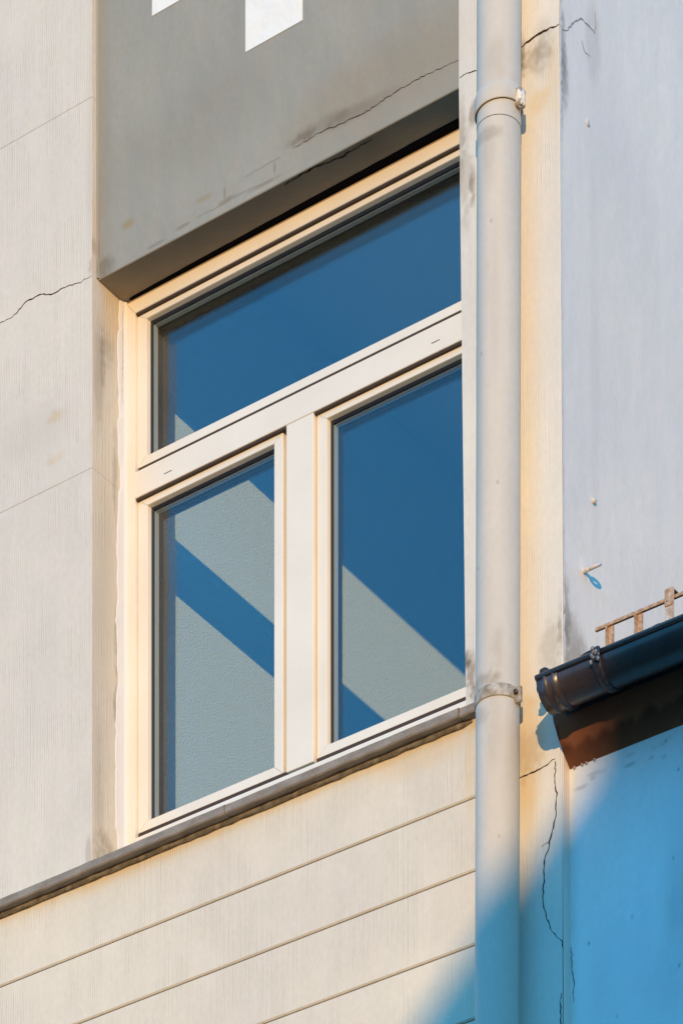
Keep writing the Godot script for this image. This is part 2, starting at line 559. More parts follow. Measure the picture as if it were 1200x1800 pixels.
# ============================================================ setting
func ground() -> void:
	var st := begin()
	quad(st, Vector3(-260, 0, -260), Vector3(260, 0, -260), Vector3(260, 0, 260), Vector3(-260, 0, 260), Vector3.UP)
	var g := obj("street", st, M.asphalt, self)
	g.set_meta("kind", "structure")


func crack(parent: Node, pts: Array, z: float, width: float, mat: Material, plane := "z") -> void:
	# a ragged thin crack along pts; plane z: points are (x, y); plane x: points are (z, y); plane y: points are (x, z)
	var fine := []
	for i in pts.size() - 1:
		var a: Vector2 = pts[i]
		var b: Vector2 = pts[i + 1]
		var n := maxi(2, int(a.distance_to(b) / 0.008))
		for k in n:
			var p := a.lerp(b, k / float(n))
			if k > 0:
				p += Vector2(rng.randf_range(-1, 1), rng.randf_range(-1, 1)) * 0.0022
			fine.append(p)
	fine.append(pts[-1])
	var st := begin()
	var last := []
	for i in fine.size():
		var d: Vector2 = (fine[mini(i + 1, fine.size() - 1)] - fine[maxi(i - 1, 0)]).normalized()
		var t := i / float(fine.size() - 1)
		var w := width * rng.randf_range(0.45, 1.15) * (0.35 + 0.65 * sin(PI * clampf(t * 0.9 + 0.08, 0, 1)))
		var o := d.orthogonal() * w / 2.0
		var now := []
		for p in [fine[i] + o, fine[i] - o]:
			now.append(Vector3(p.x, p.y, z) if plane == "z" else Vector3(z, p.y, p.x) if plane == "x" else Vector3(p.x, z, p.y))
		if last:
			quad(st, last[0], last[1], now[1], now[0], Vector3.BACK if plane == "z" else Vector3.RIGHT if plane == "x" else Vector3.DOWN)
		last = now
	obj("crack", st, mat, parent)


func strip_left(y: float) -> float:
	return 0.3567 + clampf((8.62 - y) / 1.5, 0, 1.2) * 0.0203


func strip_right(y: float) -> float:
	return 0.6492 + clampf((8.63 - y) / 1.52, 0, 1.4) * 0.0115


func house_walls(house: Node3D) -> void:
	var front := part("front_wall", house)
	# left of the window: three lifts of render with a hairline joint between them
	var lifts := [7.07, 8.128, 9.107, 13.0]
	for i in 3:
		var st := begin()
		prism(st, [Vector2(-7, lifts[i] + 0.0003), Vector2(JAMB_L, lifts[i] + 0.0003), Vector2(JAMB_L, lifts[i + 1] - 0.0003), Vector2(-7, lifts[i + 1] - 0.0003)], BACK_Z, 0.0, 0.0007)
		obj("wall_panel", st, M.wall, front)
	# below the sill: grooved courses
	var tops := [7.068, 6.855, 6.675, 6.493, 6.311, 6.129, 5.947]
	for i in 6:
		var st := begin()
		prism(st, [Vector2(-7, tops[i + 1] + 0.0018), Vector2(0.47, tops[i + 1] + 0.0018), Vector2(0.47, tops[i] - 0.0018), Vector2(-7, tops[i] - 0.0018)], -0.18, 0.0, 0.0035)
		obj("wall_panel", st, M.course, front)
	var st1 := begin()
	box(st1, Vector3(-7, 5.95, -0.2), Vector3(0.468, 7.06, -0.181))
	obj("backing", st1, M.joint, front)
	st1 = begin()
	box(st1, Vector3(-7, 0, -0.2), Vector3(0.468, 5.945, -0.001))
	obj("lower_wall", st1, M.course, front)
	for y in [6.855, 6.675, 6.493, 6.311, 6.129]:
		var sj := begin()
		box(sj, Vector3(-7, y - 0.0045, -0.02), Vector3(0.469, y + 0.0045, -0.0062))
		obj("joint", sj, M.joint, front)
	# right of the window: the smooth strip that carries the downpipe, slightly out of plumb
	var ss := begin()
	var ys := [13.0, 8.62, 8.1, 7.55, 7.073]
	for i in ys.size() - 1:
		var a: float = ys[i]
		var b: float = ys[i + 1]
		prism(ss, [Vector2(strip_left(b), b), Vector2(strip_right(b) - 0.002, b), Vector2(strip_right(a) - 0.002, a), Vector2(strip_left(a), a)], BACK_Z, 0.0, 0.0)
	prism(ss, [Vector2(0.4705, 0), Vector2(0.6590, 0), Vector2(strip_right(7.073) - 0.002, 7.073), Vector2(0.4705, 7.073)], BACK_Z, 0.0, 0.0)
	obj("corner_strip", ss, M.strip, front)
	# ragged paint edge where the strip's paint laps on to the side wall
	var se := begin()
	var y := 6.9
	while y < 9.6:
		var step := rng.randf_range(0.012, 0.05)
		var w := rng.randf_range(0.001, 0.006)
		quad(se, Vector3(strip_right(y) + 0.0007, y, -0.0005), Vector3(strip_right(y + step) + 0.0007, y + step, -0.0005), Vector3(strip_right(y + step) + 0.0007, y + step, -w * 2.2), Vector3(strip_right(y) + 0.0007, y, -rng.randf_range(0.001, 0.012)), Vector3.RIGHT)
		y += step
	obj("paint_edge", se, M.strip, front)
	crack(front, [Vector2(-1.136, 8.639), Vector2(-1.092, 8.637), Vector2(-1.036, 8.660), Vector2(-0.986, 8.656), Vector2(-0.956, 8.642), Vector2(-0.906, 8.641), Vector2(-0.857, 8.633), Vector2(-0.8165, 8.6355)], 0.0006, 0.0036, M.crack)
	crack(front, [Vector2(0.359, 8.636), Vector2(0.380, 8.639), Vector2(0.411, 8.632), Vector2(0.45, 8.635)], 0.0006, 0.003, M.crack)
	crack(front, [Vector2(0.53, 8.630), Vector2(0.572, 8.638), Vector2(0.605, 8.641), Vector2(0.649, 8.638)], 0.0006, 0.0062, M.crack)
	crack(front, [Vector2(0.53, 6.854), Vector2(0.572, 6.858), Vector2(0.605, 6.861), Vector2(0.638, 6.869)], 0.0006, 0.004, M.crack)
	crack(front, [Vector2(0.638, 6.863), Vector2(0.639, 6.798), Vector2(0.644, 6.783), Vector2(0.638, 6.723), Vector2(0.630, 6.698), Vector2(0.621, 6.674), Vector2(0.618, 6.654), Vector2(0.608, 6.637), Vector2(0.605, 6.610), Vector2(0.607, 6.582), Vector2(0.602, 6.549), Vector2(0.605, 6.521), Vector2(0.613, 6.490), Vector2(0.626, 6.459), Vector2(0.654, 6.427)], 0.0006, 0.0042, M.crack)
	crack(front, [Vector2(0.621, 6.674), Vector2(0.606, 6.672), Vector2(0.598, 6.668)], 0.0007, 0.002, M.crack)
	crack(front, [Vector2(0.654, 6.427), Vector2(0.659, 6.418), Vector2(0.6605, 6.405)], 0.0006, 0.0045, M.crack)
	crack(front, [Vector2(0.655, 6.298), Vector2(0.653, 6.271), Vector2(0.655, 6.20)], 0.0006, 0.0036, M.crack)

	# grey panel above the window, a little behind the wall face, over the deep soffit
	var gp := part("grey_panel", house)
	var sp := begin()
	var right := 0.3565
	var pr := 0.002
	# front face, rounded lower edge, soffit
	quad(sp, Vector3(JAMB_L, SOFFIT + pr, PANEL_Z), Vector3(right, SOFFIT + pr, PANEL_Z), Vector3(right, 13, PANEL_Z), Vector3(JAMB_L, 13, PANEL_Z), Vector3.BACK)
	quad(sp, Vector3(JAMB_L, SOFFIT + pr, PANEL_Z), Vector3(right, SOFFIT + pr, PANEL_Z), Vector3(right, SOFFIT, PANEL_Z - pr), Vector3(JAMB_L, SOFFIT, PANEL_Z - pr), Vector3(0, -1, 1))
	quad(sp, Vector3(JAMB_L, SOFFIT, BACK_Z), Vector3(right, SOFFIT, BACK_Z), Vector3(right, 13, BACK_Z), Vector3(JAMB_L, 13, BACK_Z), Vector3.FORWARD)
	obj("panel_face", sp, M.panel, gp)
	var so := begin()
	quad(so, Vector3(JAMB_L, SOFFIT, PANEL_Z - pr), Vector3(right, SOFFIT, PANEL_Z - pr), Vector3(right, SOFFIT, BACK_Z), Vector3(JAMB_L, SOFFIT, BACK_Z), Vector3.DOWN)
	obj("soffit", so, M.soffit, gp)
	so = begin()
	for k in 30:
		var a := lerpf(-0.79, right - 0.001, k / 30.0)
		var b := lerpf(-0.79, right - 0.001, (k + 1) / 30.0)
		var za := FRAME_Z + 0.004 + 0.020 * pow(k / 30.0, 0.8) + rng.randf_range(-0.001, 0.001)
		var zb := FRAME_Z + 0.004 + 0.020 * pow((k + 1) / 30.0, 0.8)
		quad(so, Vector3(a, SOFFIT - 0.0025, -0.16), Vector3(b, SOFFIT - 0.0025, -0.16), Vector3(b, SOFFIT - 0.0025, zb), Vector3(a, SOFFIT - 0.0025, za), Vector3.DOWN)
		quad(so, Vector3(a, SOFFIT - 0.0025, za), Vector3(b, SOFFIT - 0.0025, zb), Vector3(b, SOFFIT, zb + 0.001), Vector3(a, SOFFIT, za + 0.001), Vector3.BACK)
	obj("dark_wedge", so, M.wedge_black, gp)  # thin matte black wedge along the back of the soffit, widening to the right
	var fl := begin(true)
	sweep(fl, [circle(Vector3(JAMB_L, SOFFIT + 0.002, PANEL_Z), Vector3.RIGHT, Vector3.BACK, 0.006, 6, 0, PI / 2), circle(Vector3(JAMB_L, 12.9, PANEL_Z), Vector3.RIGHT, Vector3.BACK, 0.006, 6, 0, PI / 2)])
	obj("corner_fillet", fl, M.panel, gp)
	for r in [[-0.629, -0.447, 9.250], [-0.3214, -0.1392, 9.018], [-0.014, 0.168, 9.30]]:
		var sr := begin()
		box(sr, Vector3(r[0], r[2], PANEL_Z - 0.002), Vector3(r[1], 9.62, PANEL_Z + 0.0015))
		var o := obj("painted_rectangle", sr, M.paint, gp)
		o.set_meta("label", "white painted rectangle with sharp edges on the grey panel")
	crack(gp, [Vector2(-0.170, 8.705), Vector2(-0.089, 8.710), Vector2(-0.018, 8.703), Vector2(0.053, 8.698), Vector2(0.141, 8.708), Vector2(0.210, 8.712), Vector2(0.279, 8.708), Vector2(0.345, 8.703)], PANEL_Z + 0.0006, 0.0026, M.crack)
	crack(gp, [Vector2(-0.325, 8.698), Vector2(-0.266, 8.702), Vector2(-0.210, 8.703)], PANEL_Z + 0.0006, 0.0022, M.faint)
	crack(gp, [Vector2(-0.48, 8.662), Vector2(-0.40, 8.660), Vector2(-0.33, 8.664), Vector2(-0.24, 8.657)], PANEL_Z + 0.0006, 0.0022, M.faint)
	crack(gp, [Vector2(-0.206, -0.036), Vector2(-0.144, -0.030), Vector2(-0.094, -0.033), Vector2(-0.031, -0.043), Vector2(0.011, -0.039), Vector2(0.07, -0.037)], SOFFIT - 0.0006, 0.006, M.crack, "y")

	# side wall turned to the lower neighbour
	var side := part("side_wall", house)
	var sw := begin()
	for i in 4:
		var a: float = [13.0, 8.63, 7.11, 6.0][i]
		var b: float = [8.63, 7.11, 6.0, 0.0][i]
		var xa := strip_right(a)
		var xb := strip_right(b)
		quad(sw, Vector3(xa, a, -0.0002), Vector3(xb, b, -0.0002), Vector3(xb, b, -9), Vector3(xa, a, -9), Vector3.RIGHT)
		quad(sw, Vector3(xa, a, -0.0002), Vector3(xb, b, -0.0002), Vector3(xb - 0.0021, b, -0.0002), Vector3(xa - 0.0021, a, -0.0002), Vector3.BACK)
		quad(sw, Vector3(xa - 0.2, a, BACK_Z - 0.001), Vector3(xb - 0.2, b, BACK_Z - 0.001), Vector3(xb - 0.2, b, -9), Vector3(xa - 0.2, a, -9), Vector3.LEFT)
	obj("rendered_face", sw, M.side, side)
	crack(side, [Vector2(-0.002, 8.640), Vector2(-0.012, 8.633), Vector2(-0.033, 8.643), Vector2(-0.068, 8.687), Vector2(-0.099, 8.713), Vector2(-0.133, 8.716), Vector2(-0.159, 8.714), Vector2(-0.164, 8.742), Vector2(-0.161, 8.768)], strip_right(8.7) + 0.0012, 0.0034, M.faint, "x")
	crack(side, [Vector2(-0.10, 8.66), Vector2(-0.115, 8.64), Vector2(-0.14, 8.645)], strip_right(8.65) + 0.0012, 0.003, M.faint, "x")
	var bk := begin()
	box(bk, Vector3(-7, 0, -9), Vector3(0.45, 13, -8.8))
	obj("back_wall", bk, M.wall, house)
	bk = begin()
	box(bk, Vector3(-7.2, 0, -9), Vector3(-7.001, 13, -0.01))
	obj("party_wall", bk, M.wall, house)
	bk = begin()
	box(bk, Vector3(-7.2, 13.001, -9.1), Vector3(0.75, 13.2, 0.15))
	obj("roof", bk, M.tile, house)


func house_room(house: Node3D) -> void:
	var st := begin()
	box(st, Vector3(-1.0, 6.2, -4.0), Vector3(-0.905, 9.2, BACK_Z - 0.001))
	obj("interior_wall", st, M.interior, house)
	st = begin()
	box(st, Vector3(-0.904, 6.25, -4.1), Vector3(0.44, 9.2, -3.95))
	obj("interior_wall", st, M.ceiling, house)
	st = begin()
	box(st, Vector3(-0.904, 6.2, -3.949), Vector3(0.44, 6.3, BACK_Z - 0.001))
	obj("floor", st, M.floor, house)
	st = begin()
	box(st, Vector3(-0.904, 9.1, -3.949), Vector3(0.44, 9.2, BACK_Z - 0.001))
	obj("ceiling", st, M.room, house)
	st = begin()
	box(st, Vector3(0.441, 6.2, -4.1), Vector3(0.5, 9.2, BACK_Z - 0.001))
	obj("interior_wall", st, M.ceiling, house)


# ============================================================ the window
func mitred(parent: Node, names: Array, lo: Vector2, hi: Vector2, widths: Array, profile: Array, mat: Material, gap := 0.0005, which := [0, 1, 2, 3]) -> void:
	# four members round lo..hi (left, right, top, bottom), each an extruded profile with mitred ends.
	# profile: [share of the member's width, z], from the outside edge inwards
	var wl: float = widths[0]
	var wr: float = widths[1]
	var wt: float = widths[2]
	var wb: float = widths[3]
	for side in which:
		var st := begin()
		var rings := [[], []]
		for p in profile:
			var s: float = p[0]
			var z: float = p[1]
			var x0 := lo.x + wl * s
			var x1 := hi.x - wr * s
			var y0 := lo.y + wb * s
			var y1 := hi.y - wt * s
			match side:
				0:
					rings[0].append(Vector3(x0, y0 + gap, z)); rings[1].append(Vector3(x0, y1 - gap, z))
				1:
					rings[0].append(Vector3(x1, y0 + gap, z)); rings[1].append(Vector3(x1, y1 - gap, z))
				2:
					rings[0].append(Vector3(x0 + gap, y1, z)); rings[1].append(Vector3(x1 - gap, y1, z))
				3:
					rings[0].append(Vector3(x0 + gap, y0, z)); rings[1].append(Vector3(x1 - gap, y0, z))
		sweep(st, rings, true, true)
		obj(names[side], st, mat, parent)


func sash(parent: Node3D, lo: Vector2, hi: Vector2, w: Array) -> void:
	var depth := -0.205
	var sh := 0.0016
	mitred(parent, ["stile", "stile", "rail", "rail"], lo, hi, w, [[0.0, depth], [0.0, SASH_Z - 0.003], [0.02, SASH_Z - 0.001], [0.06, SASH_Z], [0.93, SASH_Z], [0.975, SASH_Z - sh], [1.04, BEAD_Z], [1.04, -0.158], [0.9, -0.159], [0.9, depth]], M.frame)
	var il := Vector2(lo.x + w[0] * 1.04, lo.y + w[3] * 1.04)
	var ih := Vector2(hi.x - w[1] * 1.04, hi.y - w[2] * 1.04)
	# black glazing gasket, then pane, spacer bar, inner pane
	mitred(parent, ["gasket", "gasket", "gasket", "gasket"], il, ih, [0.0075, 0.0075, 0.0075, 0.0075], [[-0.3, -0.1595], [-0.3, BEAD_Z - 0.001], [0.0, BEAD_Z - 0.0005], [0.7, BEAD_Z - 0.003], [1.0, -0.1585], [1.0, -0.1595]], M.gasket, 0.0)
	mitred(parent, ["spacer_bar", "spacer_bar", "spacer_bar", "spacer_bar"], il + Vector2(0.0015, 0.0015), ih - Vector2(0.0015, 0.0015), [0.0072, 0.0072, 0.0072, 0.0072], [[-1.2, -0.1775], [-1.2, -0.1645], [0.98, -0.1645], [1.0, -0.167], [1.0, -0.175], [0.98, -0.1775]], M.spacer, 0.0)
	mitred(parent, ["gasket", "gasket", "gasket", "gasket"], il, ih, [0.0075, 0.0075, 0.0075, 0.0075], [[-0.8, -0.204], [-0.8, -0.1825], [0.9, -0.1825], [1.0, -0.186], [0.3, -0.204]], M.gasket, 0.0)
	for z in [-0.162, -0.180]:
		var st := begin()
		box(st, Vector3(il.x - 0.004, il.y - 0.004, z - 0.002), Vector3(ih.x + 0.004, ih.y + 0.004, z + 0.002))
		obj("pane", st, M.glass, parent)


func window(house: Node3D) -> void:
	var w := part("window", house)
	var mid := -0.2278
	var x0 := -0.803
	var x1 := 2 * mid - x0
	# outer frame, mitred at the top
	var face := [[0.0, -0.205], [0.0, FRAME_Z - 0.002], [0.05, FRAME_Z], [0.95, FRAME_Z], [1.0, FRAME_Z - 0.0015], [1.0, -0.2]]
	mitred(w, ["frame_stile", "frame_stile", "frame_head", "frame_sill"], Vector2(x0, 7.075), Vector2(x1, 8.627), [0.029, 0.029, 0.035, 0.119], face, M.frame)
	var gl := x0 + 0.029
	var gr := x1 - 0.029
	# transom and mullion
	var st := begin()
	box(st, Vector3(gl - 0.0015, 8.0975, -0.205), Vector3(gr + 0.0015, 8.1672, FRAME_Z + 0.0012), 0.0014)
	obj("transom", st, M.frame, w)
	st = begin()
	box(st, Vector3(-0.2713, 7.2, -0.205), Vector3(-0.1843, 8.0972, FRAME_Z + 0.0004), 0.0014)
	obj("mullion", st, M.frame, w)
	# rebate behind the gaps round the sashes
	st = begin()
	for b in [[gl - 0.01, 7.19, gl + 0.012, 8.60], [gr - 0.012, 7.19, gr + 0.01, 8.60], [-0.284, 7.19, -0.271, 8.10], [-0.1845, 7.19, -0.172, 8.10]]:
		box(st, Vector3(b[0], b[1], -0.203), Vector3(b[2], b[3], -0.155))
	for b in [[8.16, 8.188], [8.09, 8.10], [8.585, 8.60], [7.19, 7.214]]:
		box(st, Vector3(gl - 0.002, b[0], -0.2035), Vector3(gr + 0.002, b[1], -0.158))
	obj("rebate", st, M.frame, w)
	# seals enlarged into brown strips that paint shade under head, transom and sash rails
	for b in [[gl, gr, 8.5872, 8.592, -0.1335], [gl, -0.2713, 8.0925, 8.0974, -0.1335], [-0.1843, gr, 8.0925, 8.0974, -0.1335], [gl, gr, 8.1675, 8.1842, SASH_Z - 0.0006], [gl, -0.2713, 7.1945, 7.2118, SASH_Z - 0.0006], [-0.1843, gr, 7.1945, 7.2118, SASH_Z - 0.0006]]:
		st = begin()
		box(st, Vector3(b[0] + 0.0012, b[2], -0.157), Vector3(b[1] - 0.0012, b[3], b[4]), 0.0003)
		obj("shade_seal", st, M.shade_seal_brown, w)
	# unseen dark boxes added behind the frame to cut bounce in the room
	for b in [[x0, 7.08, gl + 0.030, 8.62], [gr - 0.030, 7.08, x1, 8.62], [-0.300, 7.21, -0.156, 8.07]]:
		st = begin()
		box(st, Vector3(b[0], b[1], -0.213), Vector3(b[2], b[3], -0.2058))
		obj("bounce_blocker", st, M.inner, w)
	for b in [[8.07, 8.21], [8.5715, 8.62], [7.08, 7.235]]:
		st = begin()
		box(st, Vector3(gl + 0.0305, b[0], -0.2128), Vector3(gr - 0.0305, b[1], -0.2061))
		obj("bounce_blocker", st, M.inner, w)
	# sashes
	sash(w, Vector2(gl - 0.0005, 8.183), Vector2(gr - 0.0025, 8.5915), [0.031, 0.031, 0.0195, 0.025])
	sash(w, Vector2(gl + 0.0005, 7.2105), Vector2(-0.2713 - 0.0195, 8.0968), [0.033, 0.030, 0.0225, 0.0265])
	sash(w, Vector2(-0.1843 + 0.0025, 7.2105), Vector2(gr - 0.0025, 8.0968), [0.032, 0.030, 0.0225, 0.0265])
	# drainage slots in the transom
	for x in [-0.661, 0.198]:
		st = begin()
		box(st, Vector3(x - 0.013, 8.1235, FRAME_Z - 0.002), Vector3(x + 0.013, 8.1258, FRAME_Z + 0.0016), 0.0003)
		obj("drain_slot", st, M.gasket, w)
	# sealant at the left reveal, a ragged smear; foam strip under the soffit
	st = begin()
	var y := 7.09
	var wd := 0.02
	while y < 8.63:
		var step := rng.randf_range(0.008, 0.03)
		var nw := clampf(wd + rng.randf_range(-0.006, 0.006), 0.010, 0.032)
		quad(st, Vector3(JAMB_L + 0.0022, y, FRAME_Z - wd * 0.0 + wd), Vector3(JAMB_L + 0.0022, y + step, FRAME_Z + nw), Vector3(JAMB_L + 0.006, y + step, FRAME_Z + 0.004), Vector3(JAMB_L + 0.006, y, FRAME_Z + 0.004), Vector3(1, 0, 0.3))
		quad(st, Vector3(JAMB_L, y, FRAME_Z + wd + 0.002), Vector3(JAMB_L, y + step, FRAME_Z + nw + 0.002), Vector3(JAMB_L + 0.0022, y + step, FRAME_Z + nw), Vector3(JAMB_L + 0.0022, y, FRAME_Z + wd), Vector3(0.5, 0, 1))
		quad(st, Vector3(JAMB_L + 0.006, y, FRAME_Z + 0.004), Vector3(JAMB_L + 0.006, y + step, FRAME_Z + 0.004), Vector3(x0 + 0.001, y + step, FRAME_Z - 0.0015), Vector3(x0 + 0.001, y, FRAME_Z - 0.0015), Vector3(0.2, 0, 1))
		y += step
		wd = nw
	obj("sealant", st, M.caulk, w)
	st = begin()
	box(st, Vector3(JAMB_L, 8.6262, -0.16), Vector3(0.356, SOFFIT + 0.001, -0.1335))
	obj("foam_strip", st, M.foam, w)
	st = begin()
	box(st, Vector3(x1 + 0.0005, 7.07, -0.20), Vector3(0.378, 8.634, -0.135))
	obj("sealant", st, M.caulk, w)
	st = begin()
	box(st, Vector3(JAMB_L, 7.07, -0.20), Vector3(x0 - 0.0005, 8.634, -0.136))
	obj("sealant", st, M.caulk, w)
	crack(w, [Vector2(-0.1225, 8.62), Vector2(-0.1195, 8.56), Vector2(-0.121, 8.50), Vector2(-0.118, 8.43), Vector2(-0.120, 8.36)], JAMB_L + 0.0062, 0.002, M.faint, "x")


func window_sill(house: Node3D) -> void:
	var s := part("window_sill", house)
	var ends := [-7.0, -2.6, -1.7, -0.8245, -0.3463, 0.3769, 0.442]
	for i in 6:
		var st := begin()
		var a: float = ends[i]
		var b: float = ends[i + 1] - 0.0016
		var n := maxi(4, int((b - a) / 0.03))
		var dz: float = [0, 0.001, 0.0, 0.0015, 0.0, -0.004][i]
		var rings := []
		for k in n + 1:
			var x := lerpf(a, b, k / float(n))
			var j := func(): return rng.randf_range(-1, 1) * 0.0007
			var ft: float = 0.0305 + dz + j.call()
			var fb: float = 0.032 + dz + j.call() * 1.6
			var yb: float = 7.0462 + j.call() * 1.6
			rings.append([Vector3(x, 7.047, -0.16), Vector3(x, yb, 0.012), Vector3(x, yb - 0.0002, fb - 0.003), Vector3(x, yb + 0.003, fb), Vector3(x, 7.0665 + j.call(), ft + 0.001), Vector3(x, 7.0708, ft - 0.003), Vector3(x, 7.079, -0.16)])
		sweep(st, rings, true)
		obj("slate", st, M.slate, s)
	# rolled mortar bead under the slates
	var sm := begin(true)
	var rings2 := []
	for k in 120:
		var x := lerpf(-3.0, 0.398, k / 119.0)
		var r := 0.0068 * (1.0 + rng.randf_range(-0.16, 0.16)) * (0.35 if k == 119 else 1.0)
		rings2.append(circle(Vector3(x, 7.0405 + rng.randf_range(-0.001, 0.001), 0.003), Vector3.BACK, Vector3.UP, r, 10))
	sweep(sm, rings2, true)
	obj("mortar_bead", sm, M.mortar, s)
	var sd := begin()
	box(sd, Vector3(-6.9, 7.0472, -0.1), Vector3(0.44, 7.0685, 0.004))
	obj("bed_joint", sd, M.joint, s)


# ============================================================ the lower house on the right
func neighbour() -> void:
	var n := thing("lower_house", "lower white house with brown eaves, its wall in blue shade", "house", Vector3.ZERO)
	var st := begin()
	box(st, Vector3(0.6612, 0, -6), Vector3(6.5, 6.86, -0.028))
	obj("wall", st, M.neighbour, n)
	crack(n, [Vector2(0.666, 6.417), Vector2(0.670, 6.354), Vector2(0.674, 6.332), Vector2(0.671, 6.28)], -0.0274, 0.0026, M.crack)
	# eaves: a coved brown board from the wall out to the gutter
	st = begin(true)
	var x0 := 0.6625
	var prof := [Vector2(-0.028, 6.8475), Vector2(0.000, 6.872), Vector2(0.026, 6.900), Vector2(0.046, 6.930), Vector2(0.056, 6.962), Vector2(0.058, 6.990), Vector2(0.046, 6.990), Vector2(0.030, 6.94), Vector2(-0.031, 6.870)]
	var ends := [[], []]
	for p in prof:
		ends[0].append(Vector3(x0, p.y, p.x))
		ends[1].append(Vector3(6.6, p.y, p.x))
	for j in 5:
		quad(st, ends[0][j], ends[0][j + 1], ends[1][j + 1], ends[1][j], Vector3(0, -1, 1))
	st.set_smooth_group(-1)
	for j in range(5, 9):
		quad(st, ends[0][j], ends[0][(j + 1) % 9], ends[1][(j + 1) % 9], ends[1][j], Vector3(0, 1, -1))
	for j in range(0, 4):
		quad(st, ends[0][j], ends[0][j + 1], ends[0][7 - mini(j, 3) if j < 4 else 6], ends[0][8 - j], Vector3.LEFT)
	quad(st, ends[0][4], ends[0][5], ends[0][6], ends[0][6], Vector3.LEFT)
	tri(st, ends[0][3], ends[0][4], ends[0][6], Vector3.LEFT)
	obj("eaves_board", st, M.eave, n)
	st = begin()
	box(st, Vector3(x0 + 0.004, 6.862, -0.5), Vector3(6.58, 6.93, -0.032))
	box(st, Vector3(x0 + 0.004, 6.945, -0.5), Vector3(6.58, 6.96, 0.028))
	obj("eaves_filling", st, M.tile, n)
	for x in [0.678, 0.712, 0.735, 0.70]:
		st = begin(true)
		sweep(st, [circle(Vector3(x, 6.8455, -0.026), Vector3.RIGHT, Vector3.UP, 0.001, 8), circle(Vector3(x, 6.8455, -0.0235), Vector3.RIGHT, Vector3.UP, 0.0034, 8), circle(Vector3(x, 6.8455, -0.020), Vector3.RIGHT, Vector3.UP, 0.0018, 8)], true)
		obj("plaster_crumb", st, M.crust, n)
	# roof: deck under pantiles, 22 degrees
	var along := Vector3(0, sin(0.38), -cos(0.38))
	var up := Vector3(0, cos(0.38), sin(0.38))
	var eave := Vector3(0, 6.968, 0.105)
	st = begin()
	var d0 := eave - up * 0.012
	var d1 := d0 + along * 6.0
	quad(st, Vector3(0.700, d0.y, d0.z - 0.04), Vector3(6.6, d0.y, d0.z - 0.02), Vector3(6.6, d1.y, d1.z), Vector3(0.700, d1.y, d1.z), up)
	var e0 := d0 - up * 0.03
	var e1 := d1 - up * 0.03
	quad(st, Vector3(0.700, e0.y, e0.z - 0.04), Vector3(6.6, e0.y, e0.z - 0.02), Vector3(6.6, e1.y, e1.z), Vector3(0.700, e1.y, e1.z), -up)
	quad(st, Vector3(0.700, e0.y, e0.z - 0.04), Vector3(6.6, e0.y, e0.z - 0.02), Vector3(6.6, d0.y, d0.z - 0.02), Vector3(0.700, d0.y, d0.z - 0.04), Vector3.BACK)
	var roof := obj("roof", st, M.tile, n)
	var tile := pantile()
	var cut_tile := pantile(-0.062)
	for row in 5:
		for col in 14:
			var o := MeshInstance3D.new()
			o.mesh = cut_tile if col == 0 else tile
			o.material_override = M.tile
			o.name = child_name("tile", roof)
			var base := eave + along * (0.31 * row) + up * (0.006 + rng.randf_range(0, 0.002))
			o.transform = Transform3D(Basis(Vector3.RIGHT, up, -along).rotated(up, rng.randf_range(-0.012, 0.012)), Vector3(0.730 + col * 0.1835, base.y, base.z + rng.randf_range(-0.004, 0.004)))
			roof.add_child(o, true)
	# mortar lump at the verge
	st = begin(true)
	for c in [[0.672, 7.015, 0.098, 0.014], [0.684, 7.006, 0.105, 0.011], [0.666, 7.0, 0.10, 0.012]]:
		var rings := []
		for i in 7:
			var a := -PI / 2 + PI * i / 6.0
			rings.append(circle(Vector3(c[0], c[1] + sin(a) * c[3], c[2]), Vector3.RIGHT, Vector3.BACK, maxf(cos(a), 0.05) * c[3] * rng.randf_range(0.8, 1.15), 9))
		sweep(st, rings, true)
	obj("verge_mortar", st, M.tile, n)


func pantile(from := -0.1) -> ArrayMesh:
	# an S-profile tile 0.2 wide, 0.34 long, x across, z towards the eaves
	var st := begin(true)
	var prof := []
	for i in 21:
		var t := i / 20.0
		var x := from + (0.105 - from) * t
		var h := 0.020 * pow(maxf(0.0, cos((x - 0.093) / 0.062 * PI / 2)), 1.0) if absf(x - 0.093) < 0.062 else -0.012 * (1.0 - pow((x + 0.03) / 0.07, 2.0))
		prof.append(Vector2(x, h))
	for s in 2:
		var rings := []
		for z in [0.02, -0.32]:
			var ring := []
			for p in prof:
				ring.append(Vector3(p.x, p.y + (0.011 if s == 0 else 0.0), z))
			rings.append(ring)
		for j in 20:
			quad(st, rings[0][j], rings[0][j + 1], rings[1][j + 1], rings[1][j], Vector3.UP if s == 0 else Vector3.DOWN)
	st.set_smooth_group(-1)
	for j in 20:
		var a: Vector2 = prof[j]
		var b: Vector2 = prof[j + 1]
		for z in [0.02, -0.32]:
			quad(st, Vector3(a.x, a.y, z), Vector3(b.x, b.y, z), Vector3(b.x, b.y + 0.011, z), Vector3(a.x, a.y + 0.011, z), Vector3(0, 0, z))
	st.generate_normals()
	return st.commit()


